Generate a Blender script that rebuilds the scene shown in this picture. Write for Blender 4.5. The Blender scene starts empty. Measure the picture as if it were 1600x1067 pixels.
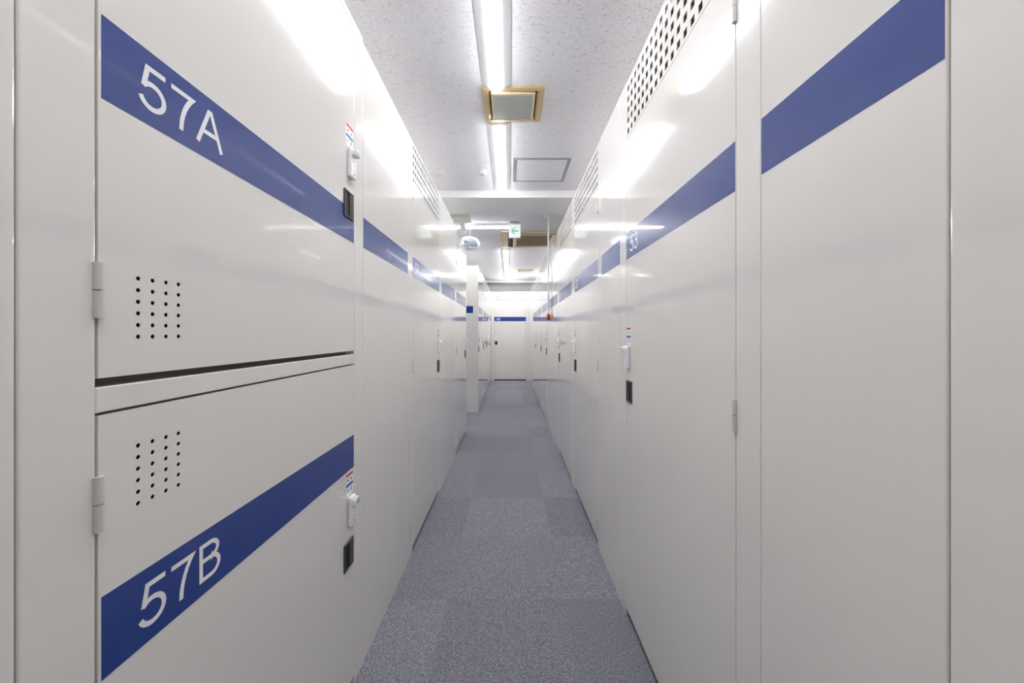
import bpy, bmesh, math, random
from mathutils import Vector, Matrix

random.seed(7)
scene = bpy.context.scene
C = scene.collection

# ------------------------------------------------------------------ camera
F_PX = 587.0
EYE = 1.14
cam_d = bpy.data.cameras.new('camera')
cam = bpy.data.objects.new('camera', cam_d)
C.objects.link(cam)
cam.location = (0.0, 0.0, EYE)
cam.rotation_euler = (math.pi / 2, 0, 0)
cam_d.sensor_fit = 'HORIZONTAL'
cam_d.sensor_width = 36.0
cam_d.lens = 36.0 * F_PX / 1600.0
cam_d.shift_x = (800.0 - 797.0) / 1600.0
cam_d.shift_y = -(533.5 - 521.0) / 1600.0
cam_d.clip_start = 0.01
scene.camera = cam

# ------------------------------------------------------------------ world, exposure
w = bpy.data.worlds.new('world')
scene.world = w
w.use_nodes = True
w.node_tree.nodes['Background'].inputs[0].default_value = (0.8, 0.85, 0.9, 1)
w.node_tree.nodes['Background'].inputs[1].default_value = 0.02
vs = scene.view_settings
vs.view_transform = 'Standard'
vs.look = 'None'
vs.gamma = 1.0
vs.use_curve_mapping = False
vs.exposure = 1.58
scene.cycles.max_bounces = 16
scene.cycles.diffuse_bounces = 10
scene.cycles.glossy_bounces = 6
LAMP = 12.0          # emission of every ceiling lamp's diffuser

# ------------------------------------------------------------------ main measures (metres)
XL, XR = -0.508, 0.470      # faces of the left and right locker rows
XL2 = -0.460                # face of the left row beyond the side aisle
Y_END = 9.10                # face of the end lockers
CEIL = 2.55
ROOM_L, ROOM_R, ROOM_N, ROOM_F = -3.2, 2.2, -2.6, 10.5

# ------------------------------------------------------------------ materials
def new_mat(name):
    m = bpy.data.materials.new(name)
    m.use_nodes = True
    nt = m.node_tree
    return m, nt, nt.nodes['Principled BSDF']

def plain(name, col, rough=0.5, metal=0.0, spec=0.5, emit=None, estr=0.0):
    m, nt, b = new_mat(name)
    b.inputs['Base Color'].default_value = (*col, 1)
    b.inputs['Roughness'].default_value = rough
    b.inputs['Metallic'].default_value = metal
    b.inputs['Specular IOR Level'].default_value = spec
    if emit:
        b.inputs['Emission Color'].default_value = (*emit, 1)
        b.inputs['Emission Strength'].default_value = estr
    return m

def painted(name, col, rough, var=0.015, spec=0.5, bump=0.0, coat=0.0):
    """painted sheet steel: faint tone variation and slightly uneven gloss"""
    m, nt, b = new_mat(name)
    tc = nt.nodes.new('ShaderNodeTexCoord')
    n = nt.nodes.new('ShaderNodeTexNoise')
    n.inputs['Scale'].default_value = 3.0
    n.inputs['Detail'].default_value = 3.0
    nt.links.new(tc.outputs['Object'], n.inputs['Vector'])
    r = nt.nodes.new('ShaderNodeValToRGB')
    r.color_ramp.elements[0].color = (*[c * (1 - var) for c in col], 1)
    r.color_ramp.elements[1].color = (*[min(1, c * (1 + var)) for c in col], 1)
    nt.links.new(n.outputs['Fac'], r.inputs['Fac'])
    nt.links.new(r.outputs['Color'], b.inputs['Base Color'])
    b.inputs['Roughness'].default_value = rough
    b.inputs['Specular IOR Level'].default_value = spec
    b.inputs['Coat Weight'].default_value = coat
    b.inputs['Coat Roughness'].default_value = 0.045
    if bump:
        n2 = nt.nodes.new('ShaderNodeTexNoise')
        n2.inputs['Scale'].default_value = 2.2
        n2.inputs['Detail'].default_value = 1.0
        nt.links.new(tc.outputs['Object'], n2.inputs['Vector'])
        bp = nt.nodes.new('ShaderNodeBump')
        bp.inputs['Strength'].default_value = bump
        bp.inputs['Distance'].default_value = 0.01
        nt.links.new(n2.outputs['Fac'], bp.inputs['Height'])
        nt.links.new(bp.outputs['Normal'], b.inputs['Normal'])
    return m

M = {}
M['paint'] = painted('locker_paint', (0.785, 0.763, 0.735), 0.10, spec=0.10, coat=0.72)
M['inside_shaded'] = painted('locker_inside_shaded', (0.17, 0.165, 0.145), 0.6)  # shade put into the colour: darker than the lockers, so vent holes look dark
M['stripe'] = painted('stripe_vinyl', (0.007, 0.043, 0.255), 0.26, spec=0.55, coat=0.22)
M['number'] = plain('number_vinyl', (0.86, 0.86, 0.88), 0.3)
M['hinge'] = painted('hinge_paint', (0.66, 0.645, 0.61), 0.3)
M['plinth'] = plain('plinth_gap_shade', (0.02, 0.02, 0.024), 0.6)  # black colour stands in for the shade in the gap under doors
M['black'] = plain('handle_black', (0.008, 0.008, 0.009), 0.4, spec=0.15)
M['gunmetal'] = plain('handle_metal', (0.095, 0.092, 0.088), 0.45, spec=0.2)
M['plastic'] = plain('white_plastic', (0.88, 0.88, 0.90), 0.3)
M['plastic_grey'] = plain('grey_plastic', (0.42, 0.42, 0.44), 0.4)
M['label_red'] = plain('label_red', (0.62, 0.05, 0.05), 0.5)
M['label_blue'] = plain('label_blue', (0.03, 0.10, 0.50), 0.5)
M['label_ink'] = plain('label_ink', (0.06, 0.06, 0.08), 0.5)
M['lamp_base'] = painted('lamp_white', (0.76, 0.77, 0.80), 0.35)
M['lamp_glow'] = plain('lamp_diffuser', (0.9, 0.9, 0.9), 0.4, emit=(0.965, 0.985, 1.0), estr=LAMP)
M['beige'] = painted('beige_plastic', (0.58, 0.44, 0.235), 0.45)
M['beige_pale'] = painted('pale_beige_plastic', (0.66, 0.54, 0.37), 0.45)
M['shade_sheet'] = plain('recess_shade', (0.015, 0.012, 0.012), 0.8)  # near-black colour that paints the shade of hollows onto flat sheets
M['olive'] = painted('olive_grille', (0.46, 0.39, 0.28), 0.55)
M['plate_grey'] = painted('grey_plate', (0.44, 0.45, 0.42), 0.5)
M['hatch_frame'] = painted('hatch_frame', (0.30, 0.30, 0.34), 0.4)
M['white_wall'] = painted('wall_paint', (0.86, 0.86, 0.85), 0.7)
M['beam'] = painted('beam_paint', (0.82, 0.815, 0.81), 0.6)
M['sign_glow'] = plain('sign_face', (0.6, 0.6, 0.6), 0.4, emit=(0.93, 1.0, 0.97), estr=0.22)
M['sign_green'] = plain('sign_green', (0.02, 0.30, 0.15), 0.4, emit=(0.08, 0.72, 0.40), estr=0.14)
M['red'] = plain('red_plastic', (0.62, 0.03, 0.015), 0.35)
M['mirror'] = plain('mirror_face', (0.75, 0.82, 0.95), 0.04, metal=1.0)
M['cream'] = painted('cream_box', (0.78, 0.77, 0.71), 0.5)
M['detector'] = painted('detector_plastic', (0.66, 0.66, 0.67), 0.6, spec=0.2)
M['steel'] = plain('dull_steel', (0.42, 0.42, 0.40), 0.45, metal=0.3)

def ceiling_mat():
    m, nt, b = new_mat('rockwool_ceiling')
    L = nt.links.new
    tc = nt.nodes.new('ShaderNodeTexCoord')
    big = nt.nodes.new('ShaderNodeTexNoise')
    big.inputs['Scale'].default_value = 6
    L(tc.outputs['Object'], big.inputs['Vector'])
    mp = nt.nodes.new('ShaderNodeMapping')
    mp.inputs['Scale'].default_value = (48, 165, 1)
    L(tc.outputs['Object'], mp.inputs['Vector'])
    fis = nt.nodes.new('ShaderNodeTexNoise')
    fis.inputs['Scale'].default_value = 1.0
    fis.inputs['Detail'].default_value = 2.0
    fis.inputs['Distortion'].default_value = 1.6
    L(mp.outputs['Vector'], fis.inputs['Vector'])
    rmp = nt.nodes.new('ShaderNodeValToRGB')
    rmp.color_ramp.elements[0].position = 0.62
    rmp.color_ramp.elements[1].position = 0.69
    rmp.color_ramp.elements[0].color = (0, 0, 0, 1)
    rmp.color_ramp.elements[1].color = (1, 1, 1, 1)
    L(fis.outputs['Fac'], rmp.inputs['Fac'])
    # soft second layer of tiny pits
    mp2 = nt.nodes.new('ShaderNodeMapping')
    mp2.inputs['Scale'].default_value = (90, 170, 1)
    L(tc.outputs['Object'], mp2.inputs['Vector'])
    pit = nt.nodes.new('ShaderNodeTexNoise')
    pit.inputs['Scale'].default_value = 1.0
    pit.inputs['Detail'].default_value = 3.0
    L(mp2.outputs['Vector'], pit.inputs['Vector'])
    rp = nt.nodes.new('ShaderNodeValToRGB')
    rp.color_ramp.elements[0].position = 0.35
    rp.color_ramp.elements[1].position = 0.75
    rp.color_ramp.elements[0].color = (0.80, 0.79, 0.825, 1)
    rp.color_ramp.elements[1].color = (0.735, 0.725, 0.76, 1)
    L(pit.outputs['Fac'], rp.inputs['Fac'])
    mix = nt.nodes.new('ShaderNodeMix')
    mix.data_type = 'RGBA'
    L(rmp.outputs['Color'], mix.inputs[0])
    L(rp.outputs['Color'], mix.inputs[6])
    mix.inputs[7].default_value = (0.38, 0.375, 0.385, 1)
    L(mix.outputs[2], b.inputs['Base Color'])
    b.inputs['Roughness'].default_value = 0.85
    b.inputs['Specular IOR Level'].default_value = 0.2
    inv = nt.nodes.new('ShaderNodeMath'); inv.operation = 'SUBTRACT'
    inv.inputs[0].default_value = 1.0
    L(rmp.outputs['Color'], inv.inputs[1])
    bp = nt.nodes.new('ShaderNodeBump')
    bp.inputs['Strength'].default_value = 0.6
    bp.inputs['Distance'].default_value = 0.003
    L(inv.outputs[0], bp.inputs['Height'])
    L(bp.outputs['Normal'], b.inputs['Normal'])
    return m
M['ceiling'] = ceiling_mat()

def carpet_mat():
    m, nt, b = new_mat('loop_carpet')
    L = nt.links.new
    tc = nt.nodes.new('ShaderNodeTexCoord')
    oi = nt.nodes.new('ShaderNodeObjectInfo')
    off = nt.nodes.new('ShaderNodeVectorMath'); off.operation = 'ADD'
    L(tc.outputs['Object'], off.inputs[0])
    sc_ = nt.nodes.new('ShaderNodeVectorMath'); sc_.operation = 'SCALE'
    sc_.inputs[0].default_value = (13.1, 7.7, 3.3)
    L(oi.outputs['Random'], sc_.inputs['Scale'])
    L(sc_.outputs[0], off.inputs[1])
    mp = nt.nodes.new('ShaderNodeMapping')
    mp.inputs['Scale'].default_value = (110, 300, 60)
    L(off.outputs[0], mp.inputs['Vector'])
    n = nt.nodes.new('ShaderNodeTexNoise')
    n.inputs['Scale'].default_value = 1.0
    n.inputs['Detail'].default_value = 3.5
    n.inputs['Roughness'].default_value = 0.75
    L(mp.outputs['Vector'], n.inputs['Vector'])
    r = nt.nodes.new('ShaderNodeValToRGB')
    e = r.color_ramp.elements
    e[0].position = 0.30; e[0].color = (0.075, 0.075, 0.10, 1)
    e[1].position = 0.72; e[1].color = (0.54, 0.54, 0.585, 1)
    mid = r.color_ramp.elements.new(0.52); mid.color = (0.235, 0.235, 0.275, 1)
    L(n.outputs['Fac'], r.inputs['Fac'])
    # each tile a slightly different tone
    mr = nt.nodes.new('ShaderNodeMapRange')
    mr.inputs['To Min'].default_value = 0.88
    mr.inputs['To Max'].default_value = 1.10
    L(oi.outputs['Random'], mr.inputs['Value'])
    mul = nt.nodes.new('ShaderNodeVectorMath'); mul.operation = 'SCALE'
    L(r.outputs['Color'], mul.inputs[0])
    L(mr.outputs[0], mul.inputs['Scale'])
    L(mul.outputs[0], b.inputs['Base Color'])
    b.inputs['Roughness'].default_value = 0.95
    b.inputs['Specular IOR Level'].default_value = 0.1
    b.inputs['Sheen Weight'].default_value = 0.35
    b.inputs['Sheen Roughness'].default_value = 0.5
    b.inputs['Sheen Tint'].default_value = (0.9, 0.9, 1.0, 1)
    bp = nt.nodes.new('ShaderNodeBump')
    bp.inputs['Strength'].default_value = 0.5
    bp.inputs['Distance'].default_value = 0.003
    L(n.outputs['Fac'], bp.inputs['Height'])
    L(bp.outputs['Normal'], b.inputs['Normal'])
    return m
M['carpet'] = carpet_mat()

# ------------------------------------------------------------------ mesh helpers
class MB:
    """collects shapes into one mesh; faces carry a material slot"""
    def __init__(self):
        self.v, self.f, self.m, self.s = [], [], [], []
    def quad(self, a, b, c, d, mi=0):
        i = len(self.v); self.v += [a, b, c, d]
        self.f.append((i, i + 1, i + 2, i + 3)); self.m.append(mi); self.s.append(False)
    def box(self, x0, x1, y0, y1, z0, z1, mi=0):
        i = len(self.v)
        self.v += [(x0, y0, z0), (x1, y0, z0), (x1, y1, z0), (x0, y1, z0),
                   (x0, y0, z1), (x1, y0, z1), (x1, y1, z1), (x0, y1, z1)]
        for q in ((0, 3, 2, 1), (4, 5, 6, 7), (0, 1, 5, 4), (1, 2, 6, 5), (2, 3, 7, 6), (3, 0, 4, 7)):
            self.f.append(tuple(i + k for k in q)); self.m.append(mi); self.s.append(False)
        return self
    def bbox(self, x0, x1, y0, y1, z0, z1, b=0.002, seg=2, mi=0):
        """bevelled box"""
        bm = bmesh.new()
        bmesh.ops.create_cube(bm, size=1)
        for v in bm.verts:
            v.co = ((x0 + x1) / 2 + v.co.x * (x1 - x0), (y0 + y1) / 2 + v.co.y * (y1 - y0), (z0 + z1) / 2 + v.co.z * (z1 - z0))
        bmesh.ops.bevel(bm, geom=bm.edges[:], offset=b, segments=seg, affect='EDGES', profile=0.5)
        self.add_bm(bm, mi)
        return self
    def add_bm(self, bm, mi=0, smooth=False):
        i = len(self.v)
        bm.verts.index_update()
        self.v += [tuple(v.co) for v in bm.verts]
        for f in bm.faces:
            self.f.append(tuple(i + v.index for v in f.verts)); self.m.append(mi); self.s.append(smooth)
        bm.free()
    def prism(self, prof, axis, a, b, mi=0, smooth=False):
        """extrude a closed 2-D profile along axis ('x','y','z') from a to b"""
        n = len(prof); i = len(self.v)
        def p(q, t):
            return {'x': (t, q[0], q[1]), 'y': (q[0], t, q[1]), 'z': (q[0], q[1], t)}[axis]
        self.v += [p(q, a) for q in prof] + [p(q, b) for q in prof]
        for k in range(n):
            j = (k + 1) % n
            self.f.append((i + k, i + j, i + n + j, i + n + k)); self.m.append(mi); self.s.append(smooth)
        if smooth:
            self.v += self.v[i:i + 2 * n]; i += 2 * n
        self.f.append(tuple(i + k for k in range(n))[::-1]); self.m.append(mi); self.s.append(False)
        self.f.append(tuple(i + n + k for k in range(n))); self.m.append(mi); self.s.append(False)
        return self
    def cyl(self, axis, c, r, a, b, n=16, mi=0):
        prof = [(c[0] + r * math.cos(2 * math.pi * k / n), c[1] + r * math.sin(2 * math.pi * k / n)) for k in range(n)]
        return self.prism(prof, axis, a, b, mi, True)
    def lathe(self, prof, n=32, mi=0, mat=None):
        """revolve (r, z) profile about local z"""
        i = len(self.v); mat = mat or Matrix()
        for r, z in prof:
            for k in range(n):
                a = 2 * math.pi * k / n
                self.v.append(tuple(mat @ Vector((r * math.cos(a), r * math.sin(a), z))))
        for j in range(len(prof) - 1):
            for k in range(n):
                k2 = (k + 1) % n
                self.f.append((i + j * n + k, i + j * n + k2, i + (j + 1) * n + k2, i + (j + 1) * n + k))
                self.m.append(mi); self.s.append(True)
        for j, rev in ((0, True), (len(prof) - 1, False)):
            q0 = len(self.v); self.v += self.v[i + j * n:i + j * n + n]
            t = tuple(q0 + k for k in range(n))
            self.f.append(t[::-1] if rev else t); self.m.append(mi); self.s.append(False)
        return self
    def mesh(self, name, mats):
        me = bpy.data.meshes.new(name)
        me.from_pydata(self.v, [], self.f)
        for k in (mats if isinstance(mats, (list, tuple)) else [mats]):
            me.materials.append(M[k])
        me.polygons.foreach_set('material_index', self.m)
        me.polygons.foreach_set('use_smooth', self.s)
        bm = bmesh.new(); bm.from_mesh(me)
        bmesh.ops.recalc_face_normals(bm, faces=bm.faces[:])
        bm.to_mesh(me); bm.free()
        me.update()
        return me
    def build(self, name, mats, parent=None):
        return link(name, self.mesh(name, mats), parent)

def link(name, me, parent=None, loc=(0, 0, 0)):
    o = bpy.data.objects.new(name, me)
    C.objects.link(o)
    o.location = loc
    if parent: o.parent = parent
    return o

def tag(o, label, cat, group=None):
    o['label'] = label; o['category'] = cat
    if group: o['group'] = group
    return o

def thing(name, label, cat, loc, rz=0.0, group=None):
    o = bpy.data.objects.new(name, None)
    o.empty_display_size = 0.1
    C.objects.link(o)
    o.location = loc; o.rotation_euler = (0, 0, rz)
    return tag(o, label, cat, group)

def struct(o):
    o['kind'] = 'structure'
    return o

def perforated(mb, x0, x1, z0, z1, centres_x, centres_z, half, y0, depth, n=4, mi=0):
    """flat front sheet at y0 with a grid of real holes (square n=4, round n=12), each with walls 'depth' deep"""
    xs = [x0] + [c + s * half for c in centres_x for s in (-1, 1)] + [x1]
    zs = [z0] + [c + s * half for c in centres_z for s in (-1, 1)] + [z1]
    for a in range(len(xs) - 1):
        for b in range(len(zs) - 1):
            xa, xb, za, zb = xs[a], xs[a + 1], zs[b], zs[b + 1]
            if a % 2 == 0 or b % 2 == 0:
                mb.quad((xa, y0, za), (xb, y0, za), (xb, y0, zb), (xa, y0, zb), mi)
                continue
            cx, cz = (xa + xb) / 2, (za + zb) / 2
            if n == 4:
                ring = [(xa, za), (xb, za), (xb, zb), (xa, zb)]
            else:
                r = half * 0.86
                ring = [(cx + r * math.cos(2 * math.pi * k / n), cz + r * math.sin(2 * math.pi * k / n)) for k in range(n)]
                sq = []
                for k in range(n):
                    c_, s_ = math.cos(2 * math.pi * k / n), math.sin(2 * math.pi * k / n)
                    t = half / max(abs(c_), abs(s_))
                    sq.append((cx + c_ * t, cz + s_ * t))
                # corners of the cell
                for k in range(n):
                    j = (k + 1) % n
                    mb.quad((ring[k][0], y0, ring[k][1]), (sq[k][0], y0, sq[k][1]), (sq[j][0], y0, sq[j][1]), (ring[j][0], y0, ring[j][1]), mi)
                    mx, mz = (sq[k][0] + sq[j][0]) / 2, (sq[k][1] + sq[j][1]) / 2
                    if abs(sq[k][0] - sq[j][0]) > 1e-6 and abs(sq[k][1] - sq[j][1]) > 1e-6:
                        kx = cx + half * (1 if mx > cx else -1); kz = cz + half * (1 if mz > cz else -1)
                        i = len(mb.v)
                        mb.v += [(sq[k][0], y0, sq[k][1]), (kx, y0, kz), (sq[j][0], y0, sq[j][1])]
                        mb.f.append((i, i + 1, i + 2)); mb.m.append(mi); mb.s.append(False)
            for k in range(len(ring)):
                j = (k + 1) % len(ring)
                mb.quad((ring[k][0], y0, ring[k][1]), (ring[j][0], y0, ring[j][1]),
                        (ring[j][0], y0 + depth, ring[j][1]), (ring[k][0], y0 + depth, ring[k][1]), mi)

# ------------------------------------------------------------------ lettering (single-stroke outlines given width)
def arc(cx, cy, rx, ry, a0, a1, n=14):
    return [(cx + rx * math.cos(math.radians(a0 + (a1 - a0) * k / n)), cy + ry * math.sin(math.radians(a0 + (a1 - a0) * k / n))) for k in range(n + 1)]
# glyph: (advance in em, list of strokes); heights in em, figures stand 0 to 0.716
T = 0.083       # stroke thickness
h_ = T / 2
GLYPH = {
    '5': (0.556, [[(0.492, 0.716 - h_), (0.178, 0.716 - h_), (0.112, 0.345)], [(0.105, 0.362), (0.150, 0.398)] + arc(0.262, 0.235, 0.205, 0.196, 112, -163, 26)]),
    '7': (0.556, [[(0.047, 0.704 - h_), (0.480, 0.704 - h_)] + [(0.430, 0.60), (0.372, 0.505), (0.322, 0.40), (0.285, 0.29), (0.258, 0.17), (0.245, 0.0)]]),
    '8': (0.556, [arc(0.275, 0.532, 0.165, 0.143, 0, 360, 24), arc(0.275, 0.215, 0.195, 0.182, 0, 360, 26)]),
    '3': (0.556, [arc(0.262, 0.532, 0.158, 0.143, 160, -90, 18) + [(0.235, 0.389)], [(0.235, 0.389)] + arc(0.265, 0.212, 0.195, 0.180, 90, -165, 22)]),
    '2': (0.556, [arc(0.272, 0.500, 0.180, 0.178, 172, -30, 16) + [(0.36, 0.32), (0.20, 0.17), (0.085, h_), (0.505, h_)]]),
    '1': (0.556, [[(0.115, 0.555), (0.22, 0.62), (0.318, 0.716)], [(0.327, 0.716), (0.327, 0.0)]]),
    '0': (0.556, [arc(0.275, 0.356, 0.190, 0.322, 0, 360, 32)]),
    '9': (0.556, [arc(0.270, 0.480, 0.185, 0.196, 0, 360, 26), [(0.455, 0.47)] + arc(0.262, 0.30, 0.193, 0.262, 10, -150, 20)]),
    '4': (0.556, [[(0.355, 0.0), (0.355, 0.66)], [(0.372, 0.69), (0.055, 0.205)], [(0.04, 0.208), (0.508, 0.208)]]),
    '6': (0.556, [arc(0.285, 0.235, 0.187, 0.196, 0, 360, 26), [(0.098, 0.24)] + arc(0.30, 0.41, 0.20, 0.265, 185, 35, 20)]),
    'A': (0.667, [[(0.045, 0.0), (0.318, 0.70)], [(0.348, 0.70), (0.622, 0.0)], [(0.286, 0.716 - h_), (0.380, 0.716 - h_)], [(0.16, 0.255), (0.51, 0.255)]]),
    'B': (0.667, [[(0.121, 0.0), (0.121, 0.716)], [(0.10, 0.716 - h_), (0.345, 0.716 - h_)] + arc(0.345, 0.532, 0.178, 0.143, 90, -90, 14) + [(0.10, 0.389)],
                  [(0.10, 0.389), (0.365, 0.389)] + arc(0.365, 0.215, 0.190, 0.174, 90, -90, 14) + [(0.10, h_)]]),
}
def stroke_outline(pts, t):
    """offset both sides of a polyline with mitred joints"""
    n = len(pts); L, R = [], []
    closed = n > 3 and math.dist(pts[0], pts[-1]) < 1e-4
    for i in range(n):
        if closed and i in (0, n - 1):
            a, b = pts[-2], pts[1]
            d1 = (pts[0][0] - a[0], pts[0][1] - a[1]); d2 = (b[0] - pts[0][0], b[1] - pts[0][1])
        else:
            d1 = (pts[i][0] - pts[i - 1][0], pts[i][1] - pts[i - 1][1]) if i > 0 else None
            d2 = (pts[i + 1][0] - pts[i][0], pts[i + 1][1] - pts[i][1]) if i < n - 1 else None
            d1 = d1 or d2; d2 = d2 or d1
        u1 = Vector(d1).normalized(); u2 = Vector(d2).normalized()
        nrm = (Vector((-u1.y, u1.x)) + Vector((-u2.y, u2.x))).normalized()
        k = min(2.2, 1.0 / max(0.3, nrm.dot(Vector((-u1.y, u1.x)))))
        o = nrm * (t / 2 * k)
        L.append((pts[i][0] + o.x, pts[i][1] + o.y)); R.append((pts[i][0] - o.x, pts[i][1] - o.y))
    return L, R
def lettering(text, em, x0, zbase, y, thick=0.0004):
    mb = MB(); x = x0
    for s_i, ch in enumerate(text):
        adv, strokes = GLYPH[ch]
        for q, st in enumerate(strokes):
            Lf, Rt = stroke_outline(st, T)
            yy = y - 0.00003 * q
            for i in range(len(st) - 1):
                P = [Lf[i], Lf[i + 1], Rt[i + 1], Rt[i]]
                mb.quad(*[(x + p[0] * em, yy, zbase + p[1] * em) for p in P])
        x += adv * em
    return mb

# ------------------------------------------------------------------ setting: floor, ceiling, walls
mb = MB(); mb.box(ROOM_L - 0.1, ROOM_R + 0.1, ROOM_N - 0.1, ROOM_F + 0.1, -0.12, -0.007)
floor = struct(mb.build('floor', 'plinth'))
tile_me = MB().bbox(-0.24995, 0.24995, -0.24995, 0.24995, -0.007, 0.0, 0.0003, 1).mesh('carpet_tile', 'carpet')
def tile_at(cx, cy, k):
    o = link('carpet_tile', tile_me, floor, (cx, cy, 0))
    o.rotation_euler = (0, 0, math.pi / 2 * k)
X0, Y0 = -0.02, 1.362         # centre of one tile of the middle column
for i in range(-6, 5):
    for j in range(-7, 19):
        cx, cy = X0 + 0.5 * i, Y0 + 0.5 * j
        seen = (-1 <= i <= 1 and -1.0 < cy) or (i < 0 and 4.0 < cy < 6.0)
        if seen:
            tile_at(cx, cy, (i + j) % 2 + 2 * random.randint(0, 1))
mb = MB(); mb.box(ROOM_L - 0.1, ROOM_R + 0.1, ROOM_N - 0.1, ROOM_F + 0.1, CEIL, CEIL + 0.1)
struct(mb.build('ceiling', 'ceiling'))
for nm, a in (('wall_left', (ROOM_L - 0.1, ROOM_L, ROOM_N, ROOM_F)), ('wall_right', (ROOM_R, ROOM_R + 0.1, ROOM_N, ROOM_F)),
              ('wall_back', (ROOM_L - 0.1, ROOM_R + 0.1, ROOM_F, ROOM_F + 0.1)), ('wall_front', (ROOM_L - 0.1, ROOM_R + 0.1, ROOM_N - 0.1, ROOM_N))):
    mb = MB(); mb.box(*a, -0.007, CEIL)
    struct(mb.build(nm, 'white_wall'))
mb = MB(); mb.box(ROOM_L, ROOM_R, 3.71, 4.22, CEIL - 0.067, CEIL)
struct(mb.build('trim_1', 'beam'))
mb = MB(); mb.box(ROOM_L, ROOM_R, 10.0, ROOM_F, CEIL - 0.05, CEIL)
struct(mb.build('trim_2', 'beam'))

# ------------------------------------------------------------------ lockers
S0, S1 = 1.437, 1.541          # blue stripe, lower and upper edge
H_ROW = 2.155
DEPTH = 0.95
EM = 0.0865
_cache = {}
def cached(key, fn):
    if key not in _cache: _cache[key] = fn()
    return _cache[key]

def hinge_mesh():
    m = MB()
    for z0 in (-0.034, 0.0007):
        m.cyl('z', (0, -0.0015), 0.0056, z0, z0 + 0.0333, 14)
    m.box(-0.0035, 0.0035, 0.0, 0.012, -0.034, 0.034)
    return m.mesh('hinge', 'hinge')
def handle_mesh():
    m = MB(); w2, h2, r = 0.032, 0.0425, 0.0045
    m.box(-w2, w2, -0.0015, 0.0, -h2, h2, 1)
    for b in ((-w2, -w2 + r, -h2, h2), (w2 - r, w2, -h2, h2), (-w2 + r, w2 - r, h2 - r, h2), (-w2 + r, w2 - r, -h2, -h2 + r)):
        m.bbox(b[0], b[1], -0.0045, 0.0, b[2], b[3], 0.001, 1, 0)
    m.bbox(0.006, 0.0265, -0.0036, -0.001, -h2 + r, h2 - r, 0.0008, 1, 0)
    m.box(0.015, 0.0168, -0.0042, -0.003, -h2 + r, h2 - r, 1)
    return m.mesh('handle', ['gunmetal', 'black'])
def lock_label_mesh():
    m = MB(); m.box(-0.024, 0.024, -0.0006, 0.0, -0.035, 0.035, 0)
    m.box(-0.024, 0.024, -0.0008, -0.0006, 0.024, 0.033, 1)
    m.box(-0.024, 0.024, -0.0008, -0.0006, -0.008, 0.001, 2)
    for x, z, a, b in ((-0.012, 0.013, 0.007, 0.008), (0.011, 0.012, 0.008, 0.007), (-0.012, -0.020, 0.004, 0.010), (0.010, -0.021, 0.006, 0.010), (0.014, -0.014, 0.004, 0.003)):
        m.box(x - a / 2, x + a / 2, -0.0008, -0.0006, z - b / 2, z + b / 2, 3)
    return m.mesh('lock_label', ['plastic', 'label_red', 'label_blue', 'label_ink'])
def lock_body_mesh():
    m = MB(); m.bbox(-0.020, 0.020, -0.013, 0.0, -0.046, 0.046, 0.005, 3, 0)
    for z in (0.006, -0.006, -0.018):
        m.cyl('y', (0.004, z), 0.0022, -0.0136, -0.012, 8, 1)
    m.cyl('y', (0.004, -0.033), 0.0045, -0.0140, -0.012, 10, 1)
    return m.mesh('lock_body', ['plastic', 'plastic_grey'])
def lock_knob_mesh():
    m = MB()
    prof = [(-0.015, -0.008)] + arc(0, 0.002, 0.015, 0.011, 180, 0, 10) + [(0.015, -0.008)]
    m.prism(prof, 'y', -0.028, -0.011, 0)
    m.box(-0.012, 0.012, -0.0285, -0.028, -0.008, 0.006, 1)
    return m.mesh('lock_knob', ['plastic', 'plastic_grey'])
HINGE, HANDLE, LABEL, BODY, KNOB = hinge_mesh(), handle_mesh(), lock_label_mesh(), lock_body_mesh(), lock_knob_mesh()

def add_door(root, x0, x1, z0, z1, hinge, stripe, number, handle_z, hinges, holes=None, detail=True):
    """door slab with its stripe, number, hinges, handle and lock; hinge side 'L' or 'R'"""
    wdt = x1 - x0
    mb = MB()
    if holes:
        cx, cz = holes
        perforated(mb, x0, x1, z0, z1, cx, cz, 0.0036, 0.0, 0.0012, 12)
        for q in (((x0, z0), (x1, z0)), ((x1, z0), (x1, z1)), ((x1, z1), (x0, z1)), ((x0, z1), (x0, z0))):
            (a, b), (c, d) = q
            mb.quad((a, 0, b), (c, 0, d), (c, 0.022, d), (a, 0.022, b))
        mb.quad((x0, 0.022, z0), (x1, 0.022, z0), (x1, 0.022, z1), (x0, 0.022, z1), 1)  # dark sheet paints in the shade behind the holes
        door = link('door', mb.mesh('door', ['paint', 'shade_sheet']), root)
    else:
        mb.bbox(x0, x1, 0.0, 0.022, z0, z1, 0.0022, 2)
        door = mb.build('door', 'paint', root)
    a, b = x0 + 0.0035, x1 - 0.001
    sm = MB(); sm.box(a, b, -0.0004, 0.0006, stripe[0], stripe[1])
    sm.build('stripe', 'stripe', door)
    if number:
        n = lettering(number, EM, x0 + 0.047, (stripe[0] + stripe[1]) / 2 - 0.358 * EM, -0.0007)
        n.build('number', 'number', door)
    hx = x0 - 0.0012 if hinge == 'L' else x1 + 0.0012
    for hz in hinges:
        link('hinge', HINGE, door, (hx, 0, hz))
    s = 1 if hinge == 'L' else -1
    e = x1 if hinge == 'L' else x0
    ho = link('handle', HANDLE, door, (e - s * 0.043, 0, handle_z))
    if s < 0: ho.rotation_euler = (0, math.pi, 0)
    link('lock_label', LABEL, door, (e - s * 0.034, 0, handle_z + 0.220))
    link('lock_body', BODY, door, (e - s * 0.031, 0, handle_z + 0.134))
    link('lock_knob', KNOB, door, (e - s * 0.031, 0, handle_z + 0.165))
    return door

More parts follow.
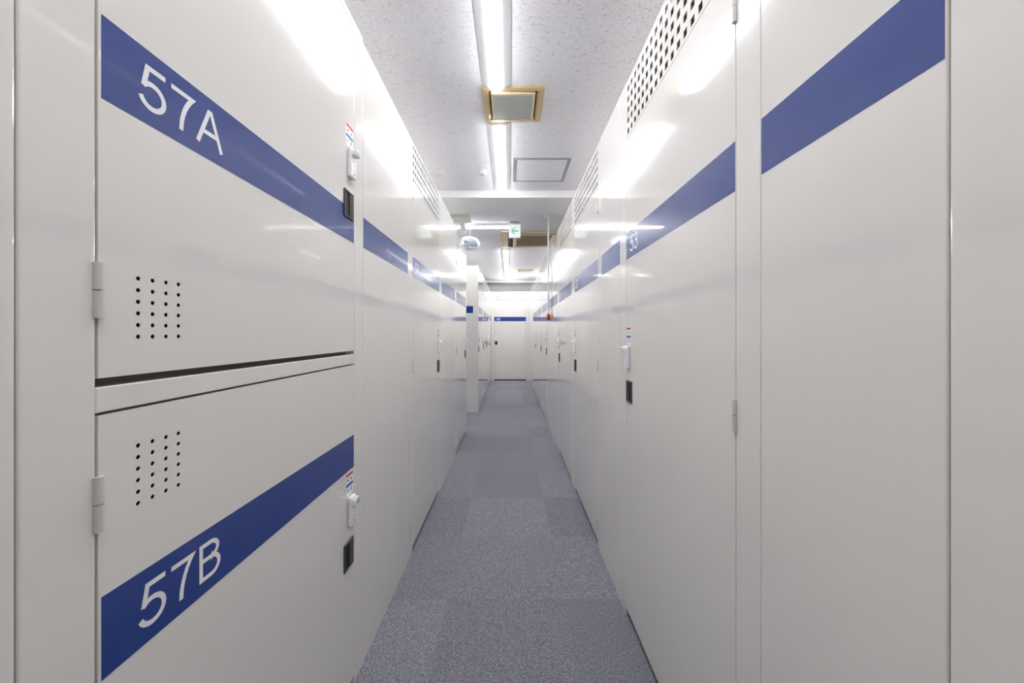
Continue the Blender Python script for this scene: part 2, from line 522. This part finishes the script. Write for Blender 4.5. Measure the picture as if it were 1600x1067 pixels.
def body_part(root, wdt, hgt, depth=DEPTH):
    e = 0.0015; t = 0.012
    mb = MB()
    mb.box(e, t, 0.03, depth, 0.034, hgt - 0.002)
    mb.box(wdt - t, wdt - e, 0.03, depth, 0.034, hgt - 0.002)
    mb.box(t, wdt - t, depth - t, depth, 0.034, hgt - 0.002)
    mb.box(t, wdt - t, 0.03, depth - t, 0.03, 0.04)
    mb.build('body', 'inside_shaded', root)
    MB().box(e, wdt - e, 0.031, depth, hgt - 0.0018, hgt).build('top', 'paint', root)
    pl = MB(); pl.box(e, wdt - e, 0.0305, depth, 0.0, 0.034)  # its black front paints the shade under the door
    pl.build('plinth', 'plinth', root)

def posts(root, wdt, pl, pr, hgt):
    for a, b in ((0.0008, pl), (wdt - pr, wdt - 0.0008)):
        MB().bbox(a, b, 0.0, 0.03, 0.0, hgt, 0.0018, 2).build('post', 'paint', root)

G = 0.0028      # gap round a door
def locker(loc, rz, wdt, pl, pr, hinge, number, label, group, hgt=H_ROW, depth=DEPTH):
    """one full-height locker: posts, door, perforated transom; pl / pr = post widths left and right"""
    root = thing('storage_locker', label, 'locker', loc, rz, group)
    body_part(root, wdt, hgt, depth)
    posts(root, wdt, pl, pr, hgt)
    x0, x1 = pl + G, wdt - pr - G
    ztop = 1.924
    add_door(root, x0, x1, 0.030, ztop, hinge, (S0, S1), number, 0.911, (0.12, 0.969, 1.822))
    # transom with square holes
    mb = MB()
    za, zb = ztop + 0.0025, hgt - 0.001
    n = 18; pitch = 0.0405
    cx0 = (x0 + x1) / 2 - pitch * (n - 1) / 2
    perforated(mb, pl, wdt - pr, za, zb, [cx0 + pitch * k for k in range(n)], [1.948 + 0.0422 * k for k in range(5)], 0.0104, 0.001, 0.002)
    mb.quad((pl, 0.001, za), (wdt - pr, 0.001, za), (wdt - pr, 0.02, za), (pl, 0.02, za))
    mb.quad((pl, 0.001, zb), (wdt - pr, 0.001, zb), (wdt - pr, 0.02, zb), (pl, 0.02, zb))
    mb.build('vent_panel', 'paint', root)
    return root

def filler(loc, rz, wdt, label, group=None, stripe=True, hgt=H_ROW, a=0.001, b=0.001, name='filler_panel', sa=0.003, sb=0.003):
    root = thing(name, label, 'panel', loc, rz, group)
    body_part(root, wdt, hgt)
    MB().bbox(a, wdt - b, 0.0, 0.03, 0.0, hgt, 0.0018, 2).build('panel', 'paint', root)
    if stripe:
        m = MB(); m.box(sa, wdt - sb, -0.0004, 0.0006, S0, S1)
        m.build('stripe', 'stripe', root)
    return root

def left(y0): return (XL, y0, 0.0)
RL, RR = math.pi / 2, -math.pi / 2
GL, GR, GF = 'lockers along the left of the aisle', 'lockers along the right of the aisle', 'lockers beyond the side aisle on the left'
GP = 'plain striped filler panels between lockers'

# --- left row, from the camera on
filler(left(-2.4), RL, 2.787, 'plain white wall panel at the left edge, before the post of locker 57', stripe=False, hgt=2.16, b=0.0015)

# locker 57: two doors one above the other
y0 = 0.387; wd = 0.910; pl, pr = 0.0735, 0.0725
r57 = thing('storage_locker', 'near left two-door storage locker marked 57A above 57B', 'locker', left(y0), RL, GL)
body_part(r57, wd, 2.160)
posts(r57, wd, pl, pr, 2.160)
x0, x1 = pl + G, wd - pr - G
hx = [0.5133 - y0 + 0.0208 * k for k in range(4)]
add_door(r57, x0, x1, 1.0845, 2.131, 'L', (1.433, 1.537), '57A', EYE + 0.403, (1.193, 1.98),
         (hx, [EYE - 0.0044 + 0.0159 * k for k in range(6)]))
add_door(r57, x0, x1, 0.030, 1.0385, 'L', (0.708, 0.812), '57B', EYE - 0.693, (0.93, 0.14),
         (hx, [EYE - 0.232 + 0.0158 * k for k in range(6)]))
MB().bbox(pl, wd - pr, 0.0, 0.03, 1.0415, 1.0735, 0.0018, 2).build('rail', 'paint', r57)
MB().box(pl, wd - pr, 0.03, 0.04, 1.04, 1.10).build('shelf_edge', 'inside_shaded', r57)
MB().bbox(pl, wd - pr, 0.0, 0.03, 2.134, 2.160, 0.0018, 2).build('header', 'paint', r57)

filler(left(1.297), RL, 0.573, 'white filler panel with plain blue stripe between lockers 57 and 58', GP, hgt=2.146)
locker(left(1.870), RL, 0.915, 0.083, 0.086, 'L', '58', 'white storage locker marked 58 on the left, vent holes above its door', GL, hgt=2.146)
filler(left(2.785), RL, 0.680, 'white filler panel with plain blue stripe on the left just beyond locker 58', GP, hgt=2.146)
locker(left(3.465), RL, 0.885, 0.085, 0.063, 'L', '59', 'last white locker of the near left row, under the round mirror', GL, hgt=2.146)

# --- far left row beyond the side aisle
ep = thing('end_panel', 'narrow white end panel with a blue square facing the camera past the side aisle', 'panel', (XL2 - 0.99, 5.42, 0), 0.0)
MB().bbox(0.0, 0.99, 0.0, 0.036, 0.0, 2.12, 0.002, 2).build('panel', 'paint', ep)
m = MB(); m.box(0.10, 0.917, -0.0004, 0.0006, 1.434, 1.536); m.build('stripe', 'stripe', ep)
for k, (a, b, d0, d1) in enumerate(((5.458, 6.35, 5.50, 6.24), (6.35, 7.28, 6.46, 7.20), (7.28, 8.19, 7.36, 8.10), (8.19, 9.098, 8.29, 9.03))):
    nth = ('first', 'second', 'third', 'last')[k]
    locker((XL2, a, 0), RL, b - a, d0 - a, b - d1, 'R', None,
           nth + ' white locker of the far left row, counted from the end panel with blue square', GF, hgt=2.13)

# --- right row
def right(y_far): return (XR, y_far, 0.0)
filler(right(0.403), RR, 2.80, 'plain white wall panel at the right edge of the picture', stripe=False, a=0.0015)
filler(right(0.705), RR, 0.302, 'nearest striped white filler panel on the right, before locker 53', GP)
locker(right(1.604), RR, 0.899, 0.080, 0.0766, 'R', '53', 'white storage locker marked 53 at the near right', GR)
filler(right(1.932), RR, 0.328, 'narrow striped white filler panel on the right between lockers 53 and 52', GP)
locker(right(2.815), RR, 0.883, 0.071, 0.078, 'R', '52', 'white storage locker marked 52 on the right', GR)
locker(right(3.700), RR, 0.885, 0.080, 0.068, 'R', '51', 'white storage locker on the right, directly beyond locker 52', GR)
filler(right(4.715), RR, 1.015, 'wide striped white filler panel behind the hanging pole with the red end', GP, sa=0.13, sb=0.03)
locker(right(5.600), RR, 0.885, 0.060, 0.085, 'L', '50', 'first white locker on the right beyond the hanging pole', GR)
locker(right(6.470), RR, 0.870, 0.070, 0.060, 'L', '49', 'second white locker on the right beyond the hanging pole', GR)
filler(right(6.780), RR, 0.310, 'narrow striped filler panel far on the right, between two far lockers', GP)
locker(right(7.670), RR, 0.890, 0.080, 0.070, 'L', None, 'farthest white locker of the right row', GR)
filler(right(9.098), RR, 1.428, 'plain white panel closing the right row beside the end locker', stripe=False)

# --- end locker facing the camera
locker((XL2 + 0.002, Y_END, 0), 0.0, 0.928, 0.074, 0.085, 'R', '48', 'white locker facing the camera at the end of the aisle', 'end lockers', depth=0.85)

# ------------------------------------------------------------------ ceiling lamps
def lamp(cx, cy, along, length, label):
    root = thing('ceiling_lamp', label, 'lamp', (cx, cy, CEIL), 0.0 if along == 'y' else math.pi / 2, 'long ceiling lamps')
    L2 = length / 2
    MB().prism([(-0.081, 0), (0.081, 0), (0.081, -0.003), (0.042, -0.022), (-0.042, -0.022), (-0.081, -0.003)], 'y', -L2, L2).build('base', 'lamp_base', root)
    prof = [(-0.035, -0.0222)] + arc(0, -0.026, 0.035, 0.016, 180, 360, 12) + [(0.035, -0.0222)]
    MB().prism(prof, 'y', -L2 + 0.006, L2 - 0.006, 0, True).build('diffuser', 'lamp_glow', root)
    return root
LX = -0.077
lamp(LX, -0.02, 'y', 1.17, 'added unseen fill lamp above the camera, lengthwise')  # added out of view to brighten the ceiling
lamp(LX, 1.543, 'y', 1.17, 'long glowing ceiling lamp nearest the viewer, ending at the beige vent')
lamp(LX, 3.094, 'y', 1.17, 'long glowing ceiling lamp between the beige vent and the beam')
lamp(-0.62, 4.89, 'x', 1.24, 'crosswise ceiling lamp behind the green arrow sign')
lamp(-2.0, 4.89, 'x', 1.24, 'added unseen fill lamp, crosswise down the side aisle at the left')  # unseen lamp, put in to lift the brightness overhead
lamp(LX, 7.00, 'y', 1.50, 'long ceiling lamp just past the big air conditioner')
lamp(LX, 8.80, 'y', 1.95, 'farthest lengthwise ceiling lamp, above the end of the aisle')
lamp(0.75, 8.90, 'x', 1.24, 'crosswise ceiling lamp over the right lockers near the end')
for y_, w_ in ((1.0, 'nearest'), (2.9, 'middle'), (6.3, 'farthest')):  # lamps added over the lockers, out of view, to fill the ceiling with light
    lamp(1.56, y_, 'y', 1.17, w_ + ' added fill lamp, unseen above the tops of the right lockers')
    lamp(-1.56, y_, 'y', 1.17, w_ + ' added fill lamp, unseen above the tops of the left lockers')

# ------------------------------------------------------------------ square beige air outlets
def air_outlet(x0, x1, y0, y1, label):
    cx, cy = (x0 + x1) / 2, (y0 + y1) / 2
    root = thing('air_outlet', label, 'vent', (cx, cy, CEIL), 0, 'square beige air outlets')
    a, b = (x1 - x0) / 2, (y1 - y0) / 2
    m = MB()
    def ring(m, a1, b1, a2, b2, z1, z2, mi=0):
        o = [(-a1, -b1), (a1, -b1), (a1, b1), (-a1, b1)]; i = [(-a2, -b2), (a2, -b2), (a2, b2), (-a2, b2)]
        for k in range(4):
            j = (k + 1) % 4
            m.quad((*o[k], z1), (*o[j], z1), (*i[j], z2), (*i[k], z2), mi)
    ring(m, a, b, a, b, 0.0, -0.010)
    ring(m, a, b, a - 0.028, b - 0.026, -0.010, -0.013)
    ring(m, a - 0.028, b - 0.026, a - 0.044, b - 0.034, -0.013, -0.0015)
    m.build('frame', 'beige', root)
    c = MB(); c.box(-a + 0.04, a - 0.04, -b + 0.04, b - 0.04, -0.003, -0.001); c.build('shade_sheet', 'shade_sheet', root)  # thin dark plate, painted shade in place of a real hollow
    p = MB(); ia, ib = a - 0.051, b - 0.037
    for q in ((-ia, ia, -ib, -ib + 0.022), (-ia, ia, ib - 0.014, ib), (-ia, -ia + 0.014, -ib + 0.022, ib - 0.014), (ia - 0.014, ia, -ib + 0.022, ib - 0.014)):
        p.bbox(q[0], q[1], q[2], q[3], -0.023, -0.004, 0.002, 1)
    p.build('inner_frame', 'beige_pale', root)
    MB().box(-ia + 0.012, ia - 0.012, -ib + 0.02, ib - 0.012, -0.0215, -0.015).build('plate', 'plate_grey', root)
    return root
air_outlet(-0.163, 0.199, 2.139, 2.487, 'small square beige air outlet between two ceiling lamps')
air_outlet(0.165, 0.53, 8.25, 8.61, 'far small beige air outlet above the end of the aisle')

# ------------------------------------------------------------------ ceiling air conditioner
ac = thing('air_conditioner', 'large square beige ceiling air conditioner with brown louvres', 'air conditioner', (0.345, 5.62, CEIL), 0)
A = 0.475
fm = MB()
for q in ((-A, A, -A, -A + 0.085), (-A, A, A - 0.06, A), (-A, -A + 0.10, -A + 0.085, A - 0.06), (A - 0.10, A, -A + 0.085, A - 0.06)):
    fm.bbox(q[0], q[1], q[2], q[3], -0.020, 0.0, 0.004, 1)
fm.build('frame', 'beige_pale', ac)
cm = MB(); cm.box(-A + 0.09, A - 0.09, -A + 0.08, A - 0.055, -0.004, 0.0); cm.build('shade_sheet', 'shade_sheet', ac)  # flat dark plate whose colour stands for shade in the slots
im = MB(); I = 0.30
for q in ((-I, I, -A + 0.125, -A + 0.165), (-I, I, A - 0.125, A - 0.085), (-I, -I + 0.05, -A + 0.165, A - 0.125), (I - 0.05, I, -A + 0.165, A - 0.125)):
    im.bbox(q[0], q[1], q[2], q[3], -0.026, -0.003, 0.003, 1)
im.build('grille_frame', 'beige_pale', ac)
n = 14
ya, yb = -A + 0.168, A - 0.128
gb = MB(); gb.box(-I + 0.05, I - 0.05, ya, yb, -0.008, -0.004); gb.build('grille_back', 'shade_sheet', ac)  # shade between the slats, painted on a thin backing
slat = MB().bbox(-I + 0.05, I - 0.05, -0.018, 0.018, -0.004, 0.004, 0.0015, 1).mesh('slat', 'olive')
for k in range(n):
    o = link('slat', slat, ac, (0, ya + (k + 0.5) * (yb - ya) / n, -0.018))
    o.rotation_euler = (math.radians(12), 0, 0)
for x in (-A + 0.122, A - 0.122):
    for k in range(2):
        fl = MB(); fl.bbox(x - 0.012 + 0.03 * k - 0.015, x - 0.003 + 0.03 * k - 0.015, -0.26, 0.28, -0.016, -0.004, 0.002, 1)
        fl.build('air_flap', 'steel', ac)

# ------------------------------------------------------------------ ceiling hatch, detectors
ht = thing('ceiling_hatch', 'square grey-framed access hatch in the ceiling', 'hatch', (0.259, 3.249, CEIL), 0)
hm = MB(); B = 0.235; b2 = 0.229
for q in ((-B, B, -b2, -b2 + 0.020), (-B, B, b2 - 0.014, b2), (-B, -B + 0.026, -b2 + 0.020, b2 - 0.014), (B - 0.026, B, -b2 + 0.020, b2 - 0.014)):
    hm.bbox(q[0], q[1], q[2], q[3], -0.006, 0.0, 0.0015, 1)
hm.build('frame', 'hatch_frame', ht)
MB().box(-B + 0.028, B - 0.028, -b2 + 0.022, b2 - 0.016, -0.003, 0.0).build('hatch_cover', 'ceiling', ht)

def detector(x, y, r, hgt, label):
    root = thing('smoke_detector', label, 'detector', (x, y, CEIL), 0, 'ceiling detectors')
    MB().lathe([(r, 0.0), (r, -hgt * 0.35), (r * 0.94, -hgt * 0.55), (r * 0.80, -hgt * 0.75)], 28).build('base', 'detector', root)
    MB().lathe([(r * 0.76, -hgt * 0.7), (r * 0.70, -hgt * 0.92), (r * 0.45, -hgt), (0.001, -hgt)], 28).build('cover', 'detector', root)
detector(-0.62, 3.30, 0.054, 0.022, 'flat round white detector on the ceiling close to the left lockers')
detector(-0.24, 3.27, 0.042, 0.032, 'small round white detector on the ceiling beside the lamp')

# ------------------------------------------------------------------ arrow sign
sg = thing('exit_sign', 'small lit white sign with a green left arrow hanging from the ceiling', 'sign', (0.058, 4.75, CEIL), 0)
MB().bbox(-0.06, 0.06, -0.02, 0.02, -0.012, 0.0, 0.002, 1).build('mount', 'plastic_grey', sg)
MB().box(-0.012, 0.012, -0.008, 0.008, -0.034, -0.012).build('stem', 'plastic', sg)
MB().bbox(-0.075, 0.075, -0.014, 0.014, -0.205, -0.034, 0.003, 2).build('case', 'plastic', sg)
MB().bbox(-0.071, 0.071, -0.0165, -0.013, -0.201, -0.038, 0.001, 1).build('face', 'sign_glow', sg)
am = MB(); cz = -0.118; yy = -0.0172
def apoly(pts):
    am.prism([(p[0], cz + p[1]) for p in pts], 'y', yy, yy + 0.0012)
apoly([(-0.030, 0.007), (-0.030, -0.007), (0.046, -0.007), (0.046, 0.007)])
apoly([(-0.042, 0.0), (-0.030, -0.007), (0.012, -0.040), (-0.008, -0.040), (-0.044, -0.004)])
apoly([(-0.042, 0.0), (-0.044, 0.004), (-0.008, 0.040), (0.012, 0.040), (-0.030, 0.007)])
am.build('arrow', 'sign_green', sg)

# ------------------------------------------------------------------ hanging pole with red end
pole = thing('hanging_pole', 'thin white pole hanging beside the right lockers with a red end', 'pole', (0.4485, 4.40, 0), 0)
MB().cyl('z', (0, 0), 0.0100, EYE + 0.23, 2.505, 12).build('pole', 'plastic', pole)
el = MB()
for k in range(5):
    a0, a1 = math.radians(22.5 * k), math.radians(22.5 * (k + 1))
el.cyl('x', (0.0, 2.512), 0.010, -0.050, 0.0095, 12)
el.build('elbow', 'plastic', pole)
MB().cyl('z', (-0.04, 0), 0.0095, 2.512, CEIL, 12).build('stem', 'plastic', pole)
MB().lathe([(0.006, EYE + 0.152), (0.016, EYE + 0.158), (0.0195, EYE + 0.175), (0.0195, EYE + 0.210), (0.015, EYE + 0.228), (0.009, EYE + 0.233)], 20).build('red_end', 'red', pole)

# ------------------------------------------------------------------ round mirror and camera by the side aisle
mir = thing('round_mirror', 'round convex mirror hanging at the side aisle corner on the left', 'mirror', (-0.512, 4.80, CEIL), 0)
MB().cyl('z', (0.0, 0.0), 0.006, -0.20, 0.0, 10).build('rod', 'plastic', mir)
MB().lathe([(0.026, -0.006), (0.026, 0.0)], 20).build('ceiling_rose', 'plastic', mir)
tilt = Matrix.Translation((0.0, -0.01, -0.255)) @ Matrix.Rotation(math.radians(14), 4, 'Y') @ Matrix.Rotation(math.radians(52), 4, 'X')
R_ = 0.118
dome = [(R_ * math.cos(math.radians(a)) , 0.045 * math.sin(math.radians(a))) for a in range(0, 91, 10)]
dome[-1] = (0.0008, 0.045)
MB().lathe(dome, 36, 0, tilt).build('mirror_face', 'mirror', mir)
MB().lathe([(R_ * 0.9, -0.030), (R_ + 0.006, -0.024), (R_ + 0.010, -0.004), (R_ + 0.006, 0.006), (R_ - 0.004, 0.004), (R_ - 0.006, -0.01)], 36, 0, tilt).build('rim', 'plastic', mir)

cc = thing('security_camera', 'small grey cylindrical camera bracket on the ceiling beside the round mirror', 'camera', (-0.600, 4.72, CEIL), 0)
MB().lathe([(0.026, 0.0), (0.026, -0.010), (0.014, -0.016), (0.012, -0.045)], 18).build('mount', 'steel', cc)
tb = Matrix.Translation((0.0, 0.0, -0.055)) @ Matrix.Rotation(math.radians(-18), 4, 'Y')
MB().lathe([(0.030, 0.02), (0.034, 0.012), (0.034, -0.085), (0.030, -0.095), (0.020, -0.097)], 20, 0, tb).build('housing', 'cream', cc)
bx_ = thing('junction_box', 'flat cream box on the ceiling above the round mirror', 'box', (-0.70, 4.42, CEIL), 0)
MB().bbox(-0.22, 0.235, -0.09, 0.09, -0.085, 0.0, 0.004, 2).build('box', 'cream', bx_)
MB().bbox(-0.225, 0.24, -0.094, 0.094, -0.012, -0.002, 0.002, 1).build('flange', 'cream', bx_)
